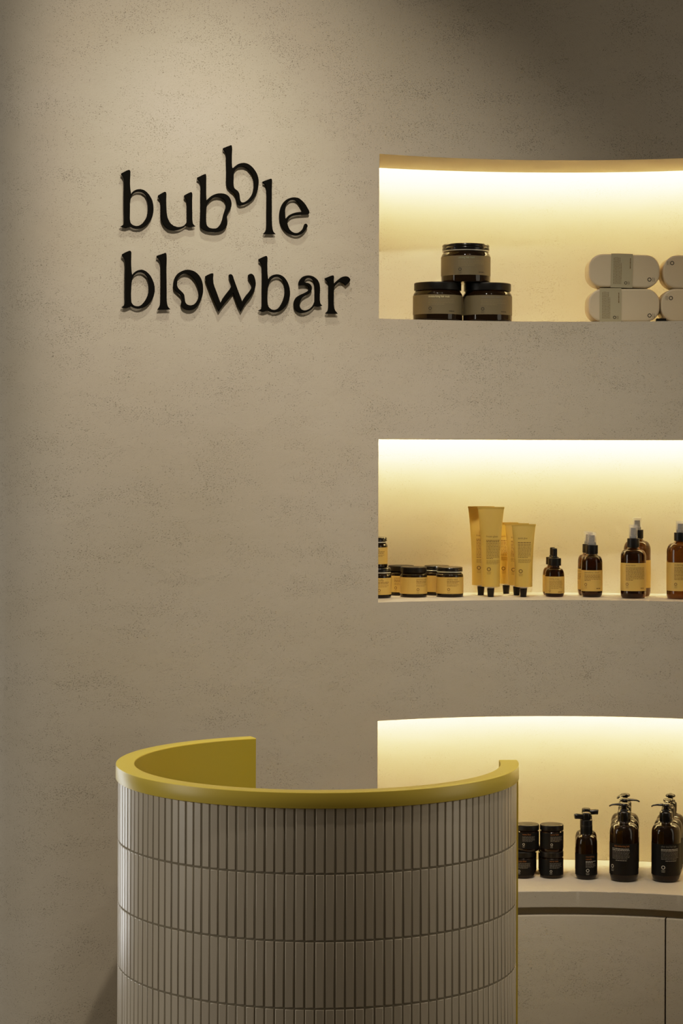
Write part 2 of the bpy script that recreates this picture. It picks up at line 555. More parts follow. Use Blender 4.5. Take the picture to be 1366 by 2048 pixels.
K1 = (235, 330, 8.5375)
K2 = (385, 280, 9.107)
K3 = (515, 350, 11.383)
K4 = (235, 490, 7.589)
K5 = (400, 500, 7.189)
K6 = (570, 520, 9.107)
c = 1
LETTERS = [
    ('b', 'first letter of the upper word, upright black b', K1,
     [[(218, 160), (216, 102), (203, 86), (160, 98), (78, 140, c), (72, 158), (102, 195), (120, 255), (120, 500), (122, 800), (121, 975), (105, 1020), (60, 1048, c), (100, 1060), (150, 1073), (195, 1055), (235, 1055), (280, 1075), (340, 1086), (420, 1072), (490, 1030), (550, 960), (590, 890), (609, 810), (613, 720), (596, 620), (560, 540), (510, 475), (450, 430), (385, 415), (320, 425), (270, 455), (233, 503, c), (217, 400), (213, 280)],
      [(232, 548), (265, 492), (320, 457), (385, 452), (440, 470), (490, 517), (521, 590), (535, 680), (530, 780), (510, 870), (470, 950), (410, 1015), (340, 1043), (270, 1030), (225, 990), (211, 930), (211, 800), (215, 640)]]),
    ('u', 'black letter u, second in the upper word', K1,
     [[(830, 475), (815, 460), (770, 478), (702, 520, c), (702, 545), (735, 582), (750, 635), (752, 750), (755, 900), (775, 980), (820, 1050), (880, 1095), (960, 1113), (1050, 1100), (1120, 1068), (1165, 1040), (1195, 1040), (1240, 1055), (1327, 1045, c), (1293, 1010), (1279, 950), (1276, 800), (1273, 600), (1273, 480), (1258, 467), (1225, 478), (1148, 520, c), (1150, 545), (1183, 590), (1195, 645), (1197, 800), (1195, 960), (1165, 1015), (1110, 1050), (1050, 1062), (980, 1048), (910, 1000), (862, 920), (840, 820), (833, 700), (831, 600)]]),
    ('b', 'black letter b with a dented bowl, third in the upper word', K2,
     [[(248, 645), (238, 622), (195, 636), (98, 685, c), (97, 710), (138, 748), (160, 805), (160, 1000), (158, 1300), (155, 1560), (168, 1598), (210, 1630), (280, 1660), (380, 1673), (470, 1669), (540, 1648), (600, 1600), (630, 1540), (633, 1460), (628, 1400), (638, 1340), (668, 1290), (700, 1230), (711, 1165), (700, 1100), (663, 1032), (610, 992), (540, 975), (450, 980), (370, 1010), (310, 1055), (256, 1108, c), (249, 1000), (249, 800)],
      [(268, 1170), (320, 1100), (380, 1053), (450, 1036), (520, 1045), (580, 1080), (615, 1140), (620, 1190), (605, 1260), (570, 1370), (545, 1470), (500, 1560), (450, 1605), (390, 1615), (310, 1600), (265, 1560), (250, 1490), (248, 1350), (255, 1230)]]),
    ('b', 'raised black letter b floating above the other letters', K2,
     [[(718, 118), (706, 97), (660, 112), (566, 150, c), (566, 172), (600, 208), (622, 265), (625, 400), (630, 600), (629, 780), (645, 850), (690, 905), (760, 965), (798, 1030), (817, 1110), (830, 1160), (870, 1186), (940, 1176), (1000, 1150), (1060, 1110), (1120, 1050), (1165, 970), (1190, 890), (1204, 800), (1203, 720), (1180, 630), (1132, 545), (1070, 475), (1000, 432), (930, 420), (850, 435), (790, 475), (750, 508), (726, 514, c), (718, 450), (716, 300)],
      [(757, 590), (790, 530), (840, 495), (910, 482), (980, 500), (1040, 550), (1090, 620), (1120, 700), (1129, 790), (1120, 900), (1090, 1000), (1030, 1080), (970, 1125), (905, 1140), (875, 1110), (862, 1050), (850, 970), (820, 925), (770, 885), (750, 830), (748, 720)]]),
    ('l', 'black letter l between the raised b and the e', K3,
     [[(328, 105), (316, 88), (270, 98), (128, 153, c), (132, 178), (185, 215), (215, 290), (222, 400), (220, 700), (218, 1000), (215, 1180), (195, 1275), (145, 1340, c), (407, 1342, c), (362, 1290), (338, 1200), (328, 1050), (326, 700), (326, 300)]]),
    ('e', 'black letter e, last in the upper word', K3,
     [[(511, 930), (520, 830), (547, 730), (600, 632), (680, 560), (770, 520), (860, 512), (940, 530), (1020, 590), (1090, 670), (1150, 770), (1178, 830), (1177, 870), (1158, 889, c), (1000, 900), (850, 915), (765, 945), (708, 1000), (682, 1060), (684, 1120), (705, 1190), (755, 1265), (830, 1315), (910, 1323), (980, 1290), (1040, 1230), (1068, 1160), (1083, 1125), (1105, 1110), (1136, 1138), (1138, 1172), (1110, 1222), (1060, 1290), (990, 1345), (900, 1371), (800, 1356), (700, 1310), (620, 1240), (560, 1150), (522, 1040)],
      [(648, 680), (700, 605), (760, 567), (840, 563), (900, 592), (950, 650), (1000, 735), (1042, 842, c), (900, 853), (800, 882), (720, 927), (643, 1010, c), (630, 900), (630, 780)]]),
    ('b', 'first letter of the lower word, upright black b', K4,
     [[(208, 150), (207, 107), (192, 90), (150, 102), (76, 140, c), (76, 162), (110, 203), (124, 260), (124, 450), (122, 700), (120, 880), (106, 915), (70, 943, c), (130, 957), (175, 940), (212, 930), (250, 947), (310, 963), (370, 955), (440, 920), (500, 860), (546, 780), (564, 690), (560, 620), (540, 550), (500, 470), (450, 415), (400, 385), (350, 378), (300, 392), (255, 425), (222, 462, c), (210, 380), (206, 280)],
      [(228, 502), (265, 445), (310, 415), (360, 410), (410, 430), (455, 480), (480, 550), (488, 630), (478, 720), (450, 800), (400, 880), (350, 922), (300, 932), (250, 918), (215, 880), (205, 800), (208, 650), (215, 560)]]),
    ('l', 'black letter l, second in the lower word', K4,
     [[(741, 138), (731, 122), (690, 135), (602, 165, c), (604, 186), (640, 216), (662, 272), (668, 400), (668, 650), (663, 850), (650, 920), (616, 978, c), (797, 975, c), (765, 935), (748, 860), (745, 700), (742, 400)]]),
    ('o', 'bean shaped black letter o in the lower word', K4,
     [[(858, 600), (870, 520), (910, 450), (970, 405), (1040, 380), (1110, 382), (1180, 410), (1240, 465), (1280, 540), (1298, 640), (1295, 730), (1272, 810), (1240, 880), (1200, 940), (1150, 976), (1090, 986), (1030, 971), (985, 930), (974, 885), (988, 840), (986, 800), (962, 757), (912, 712), (870, 665)],
      [(905, 570), (915, 510), (955, 460), (1010, 435), (1070, 437), (1130, 470), (1180, 530), (1220, 610), (1243, 700), (1240, 780), (1215, 850), (1170, 900), (1110, 918), (1060, 905), (1030, 870), (1020, 810), (1008, 750), (970, 705), (925, 660), (905, 620)]]),
    ('w', 'black letter w in the middle of the lower word', K5,
     [[(83, 380, c), (130, 352), (185, 338), (191, 352), (188, 400), (196, 490), (232, 590), (298, 770, c), (340, 690), (400, 610), (445, 550), (461, 500), (450, 450), (425, 380), (424, 360), (440, 350), (465, 362), (490, 430), (530, 540), (610, 750, c), (650, 680), (710, 605), (745, 550), (753, 500), (740, 460), (705, 400), (700, 365), (735, 343), (767, 360), (792, 420), (801, 490), (786, 560), (745, 650), (660, 760), (590, 880, c), (545, 785), (481, 610, c), (420, 690), (340, 785), (271, 880, c), (200, 715), (130, 540), (86, 415)]]),
    ('b', 'black letter b beside the w, fifth in the lower word', K5,
     [[(969, 145), (968, 102), (955, 88), (920, 100), (850, 133, c), (852, 152), (884, 186), (897, 235), (900, 400), (898, 600), (895, 815), (885, 848), (850, 870, c), (910, 886), (945, 876), (975, 867), (1010, 881), (1070, 893), (1130, 885), (1190, 850), (1250, 780), (1286, 690), (1294, 610), (1281, 520), (1246, 440), (1200, 385), (1150, 358), (1100, 352), (1050, 365), (1010, 395), (984, 438, c), (972, 360), (968, 250)],
      [(985, 500), (1010, 440), (1050, 400), (1100, 382), (1150, 392), (1195, 435), (1220, 500), (1228, 580), (1215, 680), (1180, 770), (1130, 840), (1080, 862), (1030, 855), (985, 815), (970, 740), (972, 600)]]),
    ('a', 'swirling black letter a, second to last in the lower word', K6,
     [[(256, 425), (290, 350), (350, 300), (440, 283), (520, 305), (590, 360), (627, 430), (638, 520), (633, 650), (637, 760), (650, 800), (676, 830, c), (610, 846), (565, 838), (540, 835), (500, 880), (430, 930), (340, 960), (270, 955), (205, 910), (172, 840), (172, 770), (210, 690), (290, 635), (370, 600), (430, 560), (448, 520), (428, 475), (380, 455), (320, 455), (260, 463, c)],
      [(352, 405, c), (357, 370), (400, 328), (460, 321), (510, 350), (540, 410), (552, 500), (552, 650), (548, 760), (520, 825), (470, 880), (400, 915), (340, 918), (290, 890), (268, 830), (275, 765), (310, 690), (370, 645), (430, 615), (472, 575), (490, 520), (475, 460), (430, 425), (385, 415)]]),
    ('r', 'black letter r, last in the lower word', K6,
     [[(738, 336, c), (800, 310), (880, 284), (891, 300), (889, 380), (892, 442, c), (940, 395), (1000, 345), (1060, 308), (1110, 300), (1160, 315), (1188, 360), (1168, 402), (1105, 460, c), (1075, 425), (1030, 402), (980, 408), (930, 445), (892, 492, c), (890, 650), (892, 840), (910, 910), (957, 975, c), (746, 972, c), (785, 930), (802, 850), (802, 650), (805, 480), (800, 420), (770, 380), (741, 352)]]),
]
THK = 0.0050
STAND = 0.0028


def sign_letter(ch, label, K, contours):
    ox, oy, s = K
    px = [[(ox + p.x / s, oy + p.y / s) for p in spline(cn, 6)] for cn in contours]
    xs = [p[0] for p in px[0]]
    ys = [p[1] for p in px[0]]
    mx, my = .5 * (min(xs) + max(xs)), .5 * (min(ys) + max(ys))
    d = 4.7
    for _ in range(8):
        d = wall_y(at(mx, my, d).x)
    base = at(mx, my, d)
    sl = (wall_y(base.x + .02) - wall_y(base.x - .02)) / .04
    T = Vector((1, sl, 0)).normalized()
    N = Vector((sl, -1, 0)).normalized()            # out of the wall
    org = base + N * (THK + STAND)
    eye = Vector((0, 0, EYE))

    def local(p):
        d_ = at(p[0], p[1], 1.0) - eye
        t = (org - eye).dot(N) / d_.dot(N)
        q = eye + d_ * t - org
        return q.dot(T), q.z
    cu = bpy.data.curves.new('letter', 'CURVE')
    cu.dimensions = '2D'
    cu.fill_mode = 'BOTH'
    bev = 0.0007
    cu.extrude = THK / 2 - bev
    cu.bevel_depth = bev
    cu.bevel_resolution = 1
    cu.offset = -bev * 0.3
    for cn in px:
        sp = cu.splines.new('POLY')
        sp.points.add(len(cn) - 1)
        for i, p in enumerate(cn):
            a, b = local(p)
            sp.points[i].co = (a, b, 0, 1)
        sp.use_cyclic_u = True
    tmp = bpy.data.objects.new('tmp', cu)
    COL.objects.link(tmp)
    dg = bpy.context.evaluated_depsgraph_get()
    me = bpy.data.meshes.new_from_object(tmp.evaluated_get(dg))
    bpy.data.objects.remove(tmp)
    me.materials.clear()
    me.materials.append(M['black_sign'])
    me.name = 'sign_letter'
    o = link('sign_letter', me)
    R = Matrix((T, Vector((0, 0, 1)), N)).transposed().to_4x4()
    o.matrix_world = Matrix.Translation(org - N * (THK / 2)) @ R
    tag(o, label, 'letter', 'black raised letters of the wall sign')


for args in LETTERS:
    sign_letter(*args)

# ------------------------------------------------------------------ reception desk
DX, DY = -0.0447, 4.158
RR, RT, RI = 0.390, 0.3855, 0.3545
ZR, ZRB = 1.0505, 1.0225
A0, A1 = math.radians(112), math.radians(363.5)
desk = thing('reception_desk', 'small round reception desk clad in cream finger tiles with a yellow top rim', 'desk', (DX, DY, 0))


def ring(m, prof, a0, a1, n=120, mi=0, caps=True):
    k = len(prof)
    vs, fs = [], []
    for i in range(n + 1):
        a = a0 + (a1 - a0) * i / n
        for r, z in prof:
            vs.append((r * math.cos(a), r * math.sin(a), z))
    for i in range(n):
        for j in range(k):
            j2 = (j + 1) % k
            fs.append([i * k + j, (i + 1) * k + j, (i + 1) * k + j2, i * k + j2])
    if caps:
        fs.append(list(range(k)))
        fs.append([n * k + j for j in range(k)][::-1])
    m.add(vs, fs, mi)


def rect(r0, r1, z0, z1, b=0.0012):
    return [(r0 + b, z0), (r1 - b, z0), (r1 - b * .3, z0 + b * .3), (r1, z0 + b), (r1, z1 - b), (r1 - b * .3, z1 - b * .3), (r1 - b, z1), (r0 + b, z1), (r0 + b * .3, z1 - b * .3), (r0, z1 - b), (r0, z0 + b), (r0 + b * .3, z0 + b * .3)]


m = MB()
b_ = .0012
ring(m, [(RI + .012, ZRB), (RR - b_, ZRB), (RR - b_ * .3, ZRB + b_ * .3), (RR, ZRB + b_), (RR, ZR - b_), (RR - b_ * .3, ZR - b_ * .3), (RR - b_, ZR), (RI + b_, ZR), (RI + b_ * .3, ZR - b_ * .3), (RI, ZR - b_), (RI, ZR - .002), (RI + .012, ZR - .002)], A0, A1, 160)
m.build('top_rim', M['yellow'], desk, smooth=30)
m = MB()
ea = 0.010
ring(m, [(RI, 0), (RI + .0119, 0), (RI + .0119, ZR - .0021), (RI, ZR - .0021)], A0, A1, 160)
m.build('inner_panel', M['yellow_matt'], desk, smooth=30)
for a0, a1 in ((A0, A0 + ea - .0004), (A1 - ea + .0004, A1)):
    m = MB()
    ring(m, rect(RI + .0122, RR + .0025, 0.0, ZRB - .0002), a0, a1, 3)
    m.build('end_panel', M['yellow'], desk, smooth=30)
# tiles
m = MB()
STEP = 0.0179 / RT
GR = 0.0031
ring(m, [(RI + .0125, 0.001), (RT - .0010, 0.001), (RT - .0010, ZRB - .0004), (RI + .0125, ZRB - .0004)], A0 + ea, A1 - ea, 140, 1)
joints = [0.9066 - 0.119 * k for k in range(8)]
levels = [ZRB - 0.0008 + GR / 2] + joints + [0.004]
tone_of = []
tmb = MB()


def tile(ac, half, z0, z1, rnd):
    """one glazed tile: flat face with a soft rounded edge"""
    ca, sa = math.cos(ac), math.sin(ac)
    tw = rnd.uniform(-.012, .012)
    lift = rnd.uniform(-.0003, .0003)
    steps = [(0.0, -.0035), (0.0, -.0013), (.0004, -.0004), (.0013, 0.0)]
    vs, fs = [], []
    for ins, dep in steps:
        for su, z in ((-1, z0 + ins), (1, z0 + ins), (1, z1 - ins), (-1, z1 - ins)):
            u = su * (half - ins)
            rr = RT + dep + lift + u * tw
            vs.append((rr * ca - u * sa, rr * sa + u * ca, z))
    for s in range(3):
        for j in range(4):
            j2 = (j + 1) % 4
            fs.append([s * 4 + j, s * 4 + j2, (s + 1) * 4 + j2, (s + 1) * 4 + j])
    fs.append([12, 13, 14, 15])
    return vs, fs


rnd = random.Random(3)
nt_l = int((1.5 * PI - (A0 + ea)) / STEP)
nt_r = int(((A1 - ea) - 1.5 * PI) / STEP)
tones = []
for k in range(-nt_l, nt_r):
    ac = 1.5 * PI + (k + .5) * STEP
    for za, zb in zip(levels, levels[1:]):
        v, f = tile(ac + rnd.uniform(-.0006, .0006), 0.0179 / 2 - GR / 2 + rnd.uniform(-.00015, .00015), zb + GR / 2, za - GR / 2, rnd)
        t = 1.0 + rnd.uniform(-.05, .05)
        n0 = len(m.f)
        m.add(v, f)
        tones += [(n0 + i, t) for i in range(len(f))]
me = m.mesh('tile_cladding', [M['tile'], M['grout']], 50)
for p in me.polygons:          # the broad tile faces stay flat
    if p.area > 4e-4 and p.material_index == 0:
        p.use_smooth = False
ca = me.color_attributes.new('tone', 'FLOAT_COLOR', 'CORNER')
buf = [1.0] * (len(me.loops) * 4)
tone_map = dict(tones)
for p in me.polygons:
    t = tone_map.get(p.index, 1.0)
    for li in p.loop_indices:
        buf[li * 4:li * 4 + 4] = (0.62 * t, 0.54 * t, 0.42 * t, 1.0)
ca.data.foreach_set('color', buf)
link('tile_cladding', me, desk)

# ------------------------------------------------------------------ printing on labels
_txt = {}


def text_poly(s):
    if s in _txt:
        return _txt[s]
    cu = bpy.data.curves.new('t', 'FONT')
    cu.body = s
    cu.size = 1.0
    cu.resolution_u = 2
    cu.space_character = 1.02
    tmp = bpy.data.objects.new('t', cu)
    COL.objects.link(tmp)
    dg = bpy.context.evaluated_depsgraph_get()
    ev = tmp.evaluated_get(dg)
    me = ev.to_mesh()
    vs = [(v.co.x, v.co.y) for v in me.vertices]
    fs = [list(p.vertices) for p in me.polygons]
    ev.to_mesh_clear()
    bpy.data.objects.remove(tmp)
    _txt[s] = (vs, fs)
    return _txt[s]


class Print:
    """flat artwork in millimetres, later bent onto a surface"""

    def __init__(self):
        self.items = []       # (verts2d, faces, ink index)

    def poly(self, vs, fs, ink):
        self.items.append((vs, fs, ink))

    def text(self, s, x, y, size, ink, width=None):
        v, f = text_poly(s)
        k = size
        kx = size if width is None else width / max(p[0] for p in v)
        self.poly([(x + a * kx, y + b * k) for a, b in v], f, ink)

    def bar(self, x0, x1, y0, y1, ink):
        n = max(1, int((x1 - x0) / 3.0))
        vs = [(x0 + (x1 - x0) * i / n, y) for y in (y0, y1) for i in range(n + 1)]
        self.poly(vs, [[i, i + 1, n + 2 + i, n + 1 + i] for i in range(n)], ink)

    def lines(self, x0, x1, y, n, pitch, h, ink, seed, last=0.6):
        r = random.Random(seed)
        for k in range(n):
            x = x0
            e = x1 - (0 if k < n - 1 else (x1 - x0) * (1 - last)) - r.uniform(0, 1.5)
            while x < e - 1:
                wd = r.uniform(2.2, 6.5)
                self.bar(x, min(x + wd, e), y - k * pitch, y - k * pitch + h, ink)
                x += wd + 0.9

    def logo(self, x, y, d, ink):
        """ring with a thin rule and three small capitals under it; x, y is the ring's centre"""
        n = 28
        ro, ri = d / 2, d / 2 * .64
        vs = [(x + r * math.cos(2 * PI * k / n), y + r * math.sin(2 * PI * k / n)) for r in (ro, ri) for k in range(n)]
        self.poly(vs, [[k, (k + 1) % n, n + (k + 1) % n, n + k] for k in range(n)], ink)
        self.bar(x - d * .52, x + d * .52, y - d * .80, y - d * .74, ink)
        self.text('WAY', x - d * .50, y - d * 1.30, d * .42, ink, width=d)

    def turned(self, q, cx, cy):
        """quarter turns about a point"""
        p = Print()
        for vs, fs, ink in self.items:
            out = []
            for a, b in vs:
                a, b = a - cx, b - cy
                for _ in range(q % 4):
                    a, b = -b, a
                out.append((a + cx, b + cy))
            p.poly(out, fs, ink)
        return p

    def onto(self, mb, mp, off=0.00018, base=1):
        for vs, fs, ink in self.items:
            mb.add([mp(a * .001, b * .001, off) for a, b in vs], fs, ink + base)


def cyl_map(R):
    def f(u, v, off):
        a = u / R
        return ((R + off) * math.sin(a), -(R + off) * math.cos(a), v)
    return f


def label_mesh(name, R, z0, z1, half_deg, art, paper, inks):
    m = MB()
    mp = cyl_map(R)
    hu = R * math.radians(half_deg)
    us = [-hu + 2 * hu * i / 48 for i in range(49)]
    m.grid(lambda u, v: mp(u, v, 0.00025), us, [z0, z1])
    art.onto(m, mp, 0.00045)
    return m.mesh(name, [paper] + inks, 35)


# ------------------------------------------------------------------ product kinds
def jar_meshes(R, H, lid_h, lid_r, z0, z1, lid_kind, art, paper, inks, glass, half=170):
    body_top = H - lid_h
    sh = R * .16
    m = MB()
    m.lathe(rounded([(0, 0.0), (R - .001, 0.0, .004), (R, 0.004, .004), (R, body_top - sh, sh * .9), (lid_r - .003, body_top - .001, .002), (lid_r - .004, body_top + lid_h * .3, .001), (0, body_top + lid_h * .3)], .002), 64)
    out = {'glass_body': m.mesh('glass_body', [glass], 40)}
    m = MB()
    zt = body_top + 0.0004
    if lid_kind == 'screw':
        zt += 0.0022
        g = (H - zt)
        pr = [(0, zt), (lid_r - .0016, zt), (lid_r, zt + .0012), (lid_r, zt + g * .40), (lid_r - .0014, zt + g * .50), (lid_r, zt + g * .60), (lid_r, H - .0035), (lid_r - .0012, H - .001), (lid_r - .004, H), (0, H)]
        m.lathe(rounded(pr, .0012, 3), 64)
        out['lid'] = m.mesh('lid', [M['black_gloss']], 30)
        m = MB()
        m.lathe([(0, body_top + .0004), (lid_r - .0006, body_top + .0004), (lid_r, body_top + .001), (lid_r, body_top + .0018), (lid_r - .0006, body_top + .0024), (0, body_top + .0024)], 64)
        out['seal_ring'] = m.mesh('seal_ring', [M['silver']], 30)
    else:
        pr = [(0, zt), (lid_r, zt), (lid_r, H, .0025), (0, H)]
        m.lathe(rounded(pr, .0008, 4), 64)
        out['lid'] = m.mesh('lid', [M['black_plastic']], 30)
        for p in out['lid'].polygons:
            pass
    out['paper_label'] = label_mesh('paper_label', R, z0, z1, half, art, paper, inks)
    return out


SUB_OF = {'seal_ring': 'lid', 'rubber_bulb': 'screw_collar', 'clear_overcap': 'spray_nozzle', 'crimped_end': 'tube_body'}


def place(name, meshes, label, cat, px, d, z, rz=0.0, group=None, part_labels=None):
    """a thing made of the given part meshes; px gives its axis in the frame at depth d"""
    x = (px - PX0 + ROLL * (905 + (EYE - z) * F / d - PY0)) * d / F
    t = thing(name, label, cat, (x, d, z + 0.0003), rz, group)
    made = {}
    for k, me in meshes.items():
        made[k] = link(k, me, made[SUB_OF[k]] if SUB_OF.get(k) in made else t)
    return t


YI = [M['ink'], M['ink_soft']]
# --- big khaki jars, top niche
def big_art(title, ink, seed):
    a = Print()
    a.text(title, -24, 53.2, 6.6, 2, width=len(title) * 2.25)
    a.lines(-24, 40, 47.5, 4, 3.6, 1.2, 1, seed)
    a.logo(-20, 28.0, 7.5, 0)
    a.lines(24, 40, 21.0, 1, 3, 1.6, 0, seed + 4, 1)
    return a


JB = dict(R=.057, H=.0893, lid_h=.0178, lid_r=.0545, z0=.0155, z1=.0595)


def big_jar(title, inkname, seed, kind):
    return jar_meshes(JB['R'], JB['H'], JB['lid_h'], JB['lid_r'], JB['z0'], JB['z1'], kind, big_art(title, inkname, seed), M['label_khaki'], [M['ink_black'], M['ink_khaki'], M[inkname]], M['amber_jar'])


G = 'hair mask jars stacked in the top niche'
place('hair_mask_jar', big_jar('moisturizing hair mask', 'ink_cream', 11, 'smooth'), 'wide dark jar with khaki label at lower left of the three stacked jars', 'jar', 875.3, 4.930, Z1F, 0, G)
place('hair_mask_jar', big_jar('rebuilding hair mask', 'ink_grey', 12, 'smooth'), 'wide dark jar with khaki label at lower right of the three stacked jars', 'jar', 974.5, 4.946, Z1F, .10, G)
place('hair_mask_jar', big_jar('calming hair mask', 'ink_green', 13, 'screw'), 'wide dark jar with ridged lid standing on two other jars', 'jar', 931.4, 4.937, Z1F + JB['H'] + .0004, .06, G)

# --- pale rounded boxes, top niche


def rr_outline(a, b, r, n=14, e=2.05):
    pts = []
    for cx, cz, q in ((a - r, b - r, 0), (-(a - r), b - r, 1), (-(a - r), -(b - r), 2), (a - r, -(b - r), 3)):
        for k in range(n + 1):
            t = (q + k / n) * PI / 2
            cs, sn = math.cos(t), math.sin(t)
            pts.append((cx + r * math.copysign(abs(cs) ** (2 / e), cs), cz + r * math.copysign(abs(sn) ** (2 / e), sn)))
    return pts


BA, BB, BD = .0822, .0382, .078


def rr_solid(m, a, b, r, y0, y1, fil, mi=0):
    """rounded slab; front face at y0 gently domed"""
    rings = []
    for ins, y in ((fil, y0), (fil * .3, y0 + fil * .3), (0, y0 + fil), (0, y1 - fil), (fil * .3, y1 - fil * .3), (fil, y1)):
        rings.append([(x, y, z) for x, z in rr_outline(a - ins, b - ins, max(r - ins, .001))])
    n = len(rings[0])
    vs = [p for rg in rings for p in rg]
    fs = []
    for i in range(len(rings) - 1):
        for k in range(n):
            k2 = (k + 1) % n
            fs.append([i * n + k2, i * n + k, (i + 1) * n + k, (i + 1) * n + k2])
    fs.append(list(range(n))[::-1])
    fs.append([(len(rings) - 1) * n + k for k in range(n)])
    m.add(vs, fs, mi)


def soap_box(sleeve_x, logo_x, logo_y, turn):
    m = MB()
    rr_solid(m, BA, BB, .0335, 0, BD, .004)
    lg = Print()
    lg.logo(0, 0, 9.4, 0)
    lg = lg.turned(turn, 0, 0)
    lg.onto(m, lambda u, v, off: (u + logo_x, -off, v + logo_y), .0002)
    out = {'box_body': m.mesh('box_body', [M['soap_box'], M['ink_black']], 35)}
    if sleeve_x is not None:
        m = MB()
        w2 = .0250
        # the sleeve follows the box: flat in front and back, over and under
        t = .0009
        pr = [(-BB - t, -t), (BB + t, -t), (BB + t, BD + t), (-BB - t, BD + t)]
        ip = [(-BB - .0001, -.0001), (BB + .0001, -.0001), (BB + .0001, BD + .0001), (-BB - .0001, BD + .0001)]
        vs, fs = [], []
        for x in (sleeve_x - w2, sleeve_x + w2):
            for z, y in pr + ip:
                vs.append((x, y, z))
        for j in range(4):
            j2 = (j + 1) % 4
            fs.append([j, 8 + j, 8 + j2, j2][::-1])
            fs.append([4 + j, 12 + j, 12 + j2, 4 + j2])
            fs.append([j, j2, 4 + j2, 4 + j])
            fs.append([8 + j, 12 + j, 12 + j2, 8 + j2])
        m.add(vs, fs)
        p = Print()
        p.lines(-31, 31, 17.5, 6, 3.3, 1.3, 1, 5, .8)
        p.lines(5, 30, -20, 1, 3, 1.7, 2, 8, 1)
        p = p.turned(1, 0, 0)
        lg = Print()
        lg.logo(0, 0, 7.0, 0)
        lg = lg.turned(1, 0, 0)
        p.items += [([(a + 9.5, b - 28) for a, b in v], f, k) for v, f, k in lg.items]
        p.onto(m, lambda u, v, off: (u + sleeve_x, -t - off, v), .0002)
        out['paper_sleeve'] = m.mesh('paper_sleeve', [M['sleeve'], M['ink_black'], M['ink_khaki'], M['ink']], 30)
    return out


GB = 'pale rounded boxes stacked in the top niche'
BDEP = 4.918


def put_box(meshes, label, pxc, z, d, tilt=0.0, rz=0.0):
    p = at(pxc, 600, d)
    t = thing('soap_box', label, 'box', (p.x, d, z), rz, GB)
    t.rotation_euler = (0, tilt, rz)
    for k, me in meshes.items():
        link(k, me, t)


zb = Z1F + .0012 + BB
put_box(soap_box(-.0315, .0585, -.0235, 1), 'pale rounded box with grey paper sleeve, directly on the top shelf', 1248.3, zb, BDEP)
put_box(soap_box(-.0055, .0585, -.0190, 1), 'pale rounded box with grey paper sleeve, lying tilted on another such box', 1248.2, zb + 2 * BB + .0030, BDEP + .002, math.radians(1.1))
put_box(soap_box(None, -.060, .0165, 3), 'pale rounded box without sleeve, lower one at the right edge of the top shelf', 1394.0, zb, BDEP - .004)
put_box(soap_box(None, -.062, .0195, 3), 'pale rounded box without sleeve, upper one at the right edge of the top shelf', 1398.0, zb + 2 * BB + .0010, BDEP - .003)

p = at(1321.7, 642, 4.886)
t = thing('magnetic_tag', 'small flat black tag lying at the shelf edge before the pale boxes', 'tag', (p.x, 4.886, Z1F + .0003))
m = MB()
bmx, bmy, bmz = .0113, .006, .0066
b_ = .0008
pr = [(-bmx, -bmy), (bmx, -bmy), (bmx, bmy), (-bmx, bmy)]
vs = []
for ins, z in ((b_, 0), (0, b_), (0, bmz - b_), (b_, bmz)):
    for x, y in pr:
        vs.append((x - math.copysign(ins, x), y - math.copysign(ins, y), z))
fs = [[3, 2, 1, 0], [12, 13, 14, 15]]
for i in range(3):
    for j in range(4):
        j2 = (j + 1) % 4
        fs.append([i * 4 + j, i * 4 + j2, i * 4 + 4 + j2, i * 4 + 4 + j])
m.add(vs, fs)
m.build('tag_body', M['black_plastic'], t)

# --- small yellow-labelled jars, middle niche
def small_art(title, seed, x0=-8):
    a = Print()
    a.text(title, x0, 39.6, 6.2, 0, width=len(title) * 2.55)
    a.lines(x0, x0 + 31, 36.0, 2, 3.2, 1.3, 0, seed, .9)
    a.lines(x0, x0 + 31, 28.6, 2, 2.9, 1.0, 1, seed + 1, .8)
    a.logo(x0 + 4, 18.2, 6.6, 0)
    return a


def small_jar(title, seed, kind):
    return jar_meshes(.0318, .0700, .0132, .0306, .0080, .0465, kind, small_art(title, seed), M['label_yellow'], YI, M['amber_jar'])


GJ = 'small yellow labelled jars in the middle niche'
place('styling_jar', small_jar('shabby mud', 21, 'screw'), 'small yellow labelled jar with ridged lid, front one nearest the yellow tubes', 'jar', 899.3, 5.000, Z2F, 0.0, GJ)
place('styling_jar', small_jar('shabby mud', 22, 'screw'), 'small yellow labelled jar half hidden behind the one nearest the tubes', 'jar', 873.5, 5.062, Z2F, 1.9, GJ)
place('styling_jar', small_jar('precious wax', 23, 'smooth'), 'small yellow labelled jar with smooth black lid, second front jar from the tubes', 'jar', 827.0, 4.992, Z2F, .42, GJ)
place('styling_jar', small_jar('precious wax', 24, 'smooth'), 'small yellow labelled jar with smooth lid, behind the other smooth-lidded one', 'jar', 802.0, 5.052, Z2F, -.30, GJ)
fj = small_jar('fluffy', 25, 'screw')
place('styling_jar', fj, 'small yellow labelled jar cut by the niche edge, standing on the shelf', 'jar', 755.2, 4.960, Z2F, .22, GJ)
place('styling_jar', fj, 'small yellow labelled jar cut by the niche edge, on top of another jar', 'jar', 747.6, 4.960, Z2F + .0704, .18, GJ)


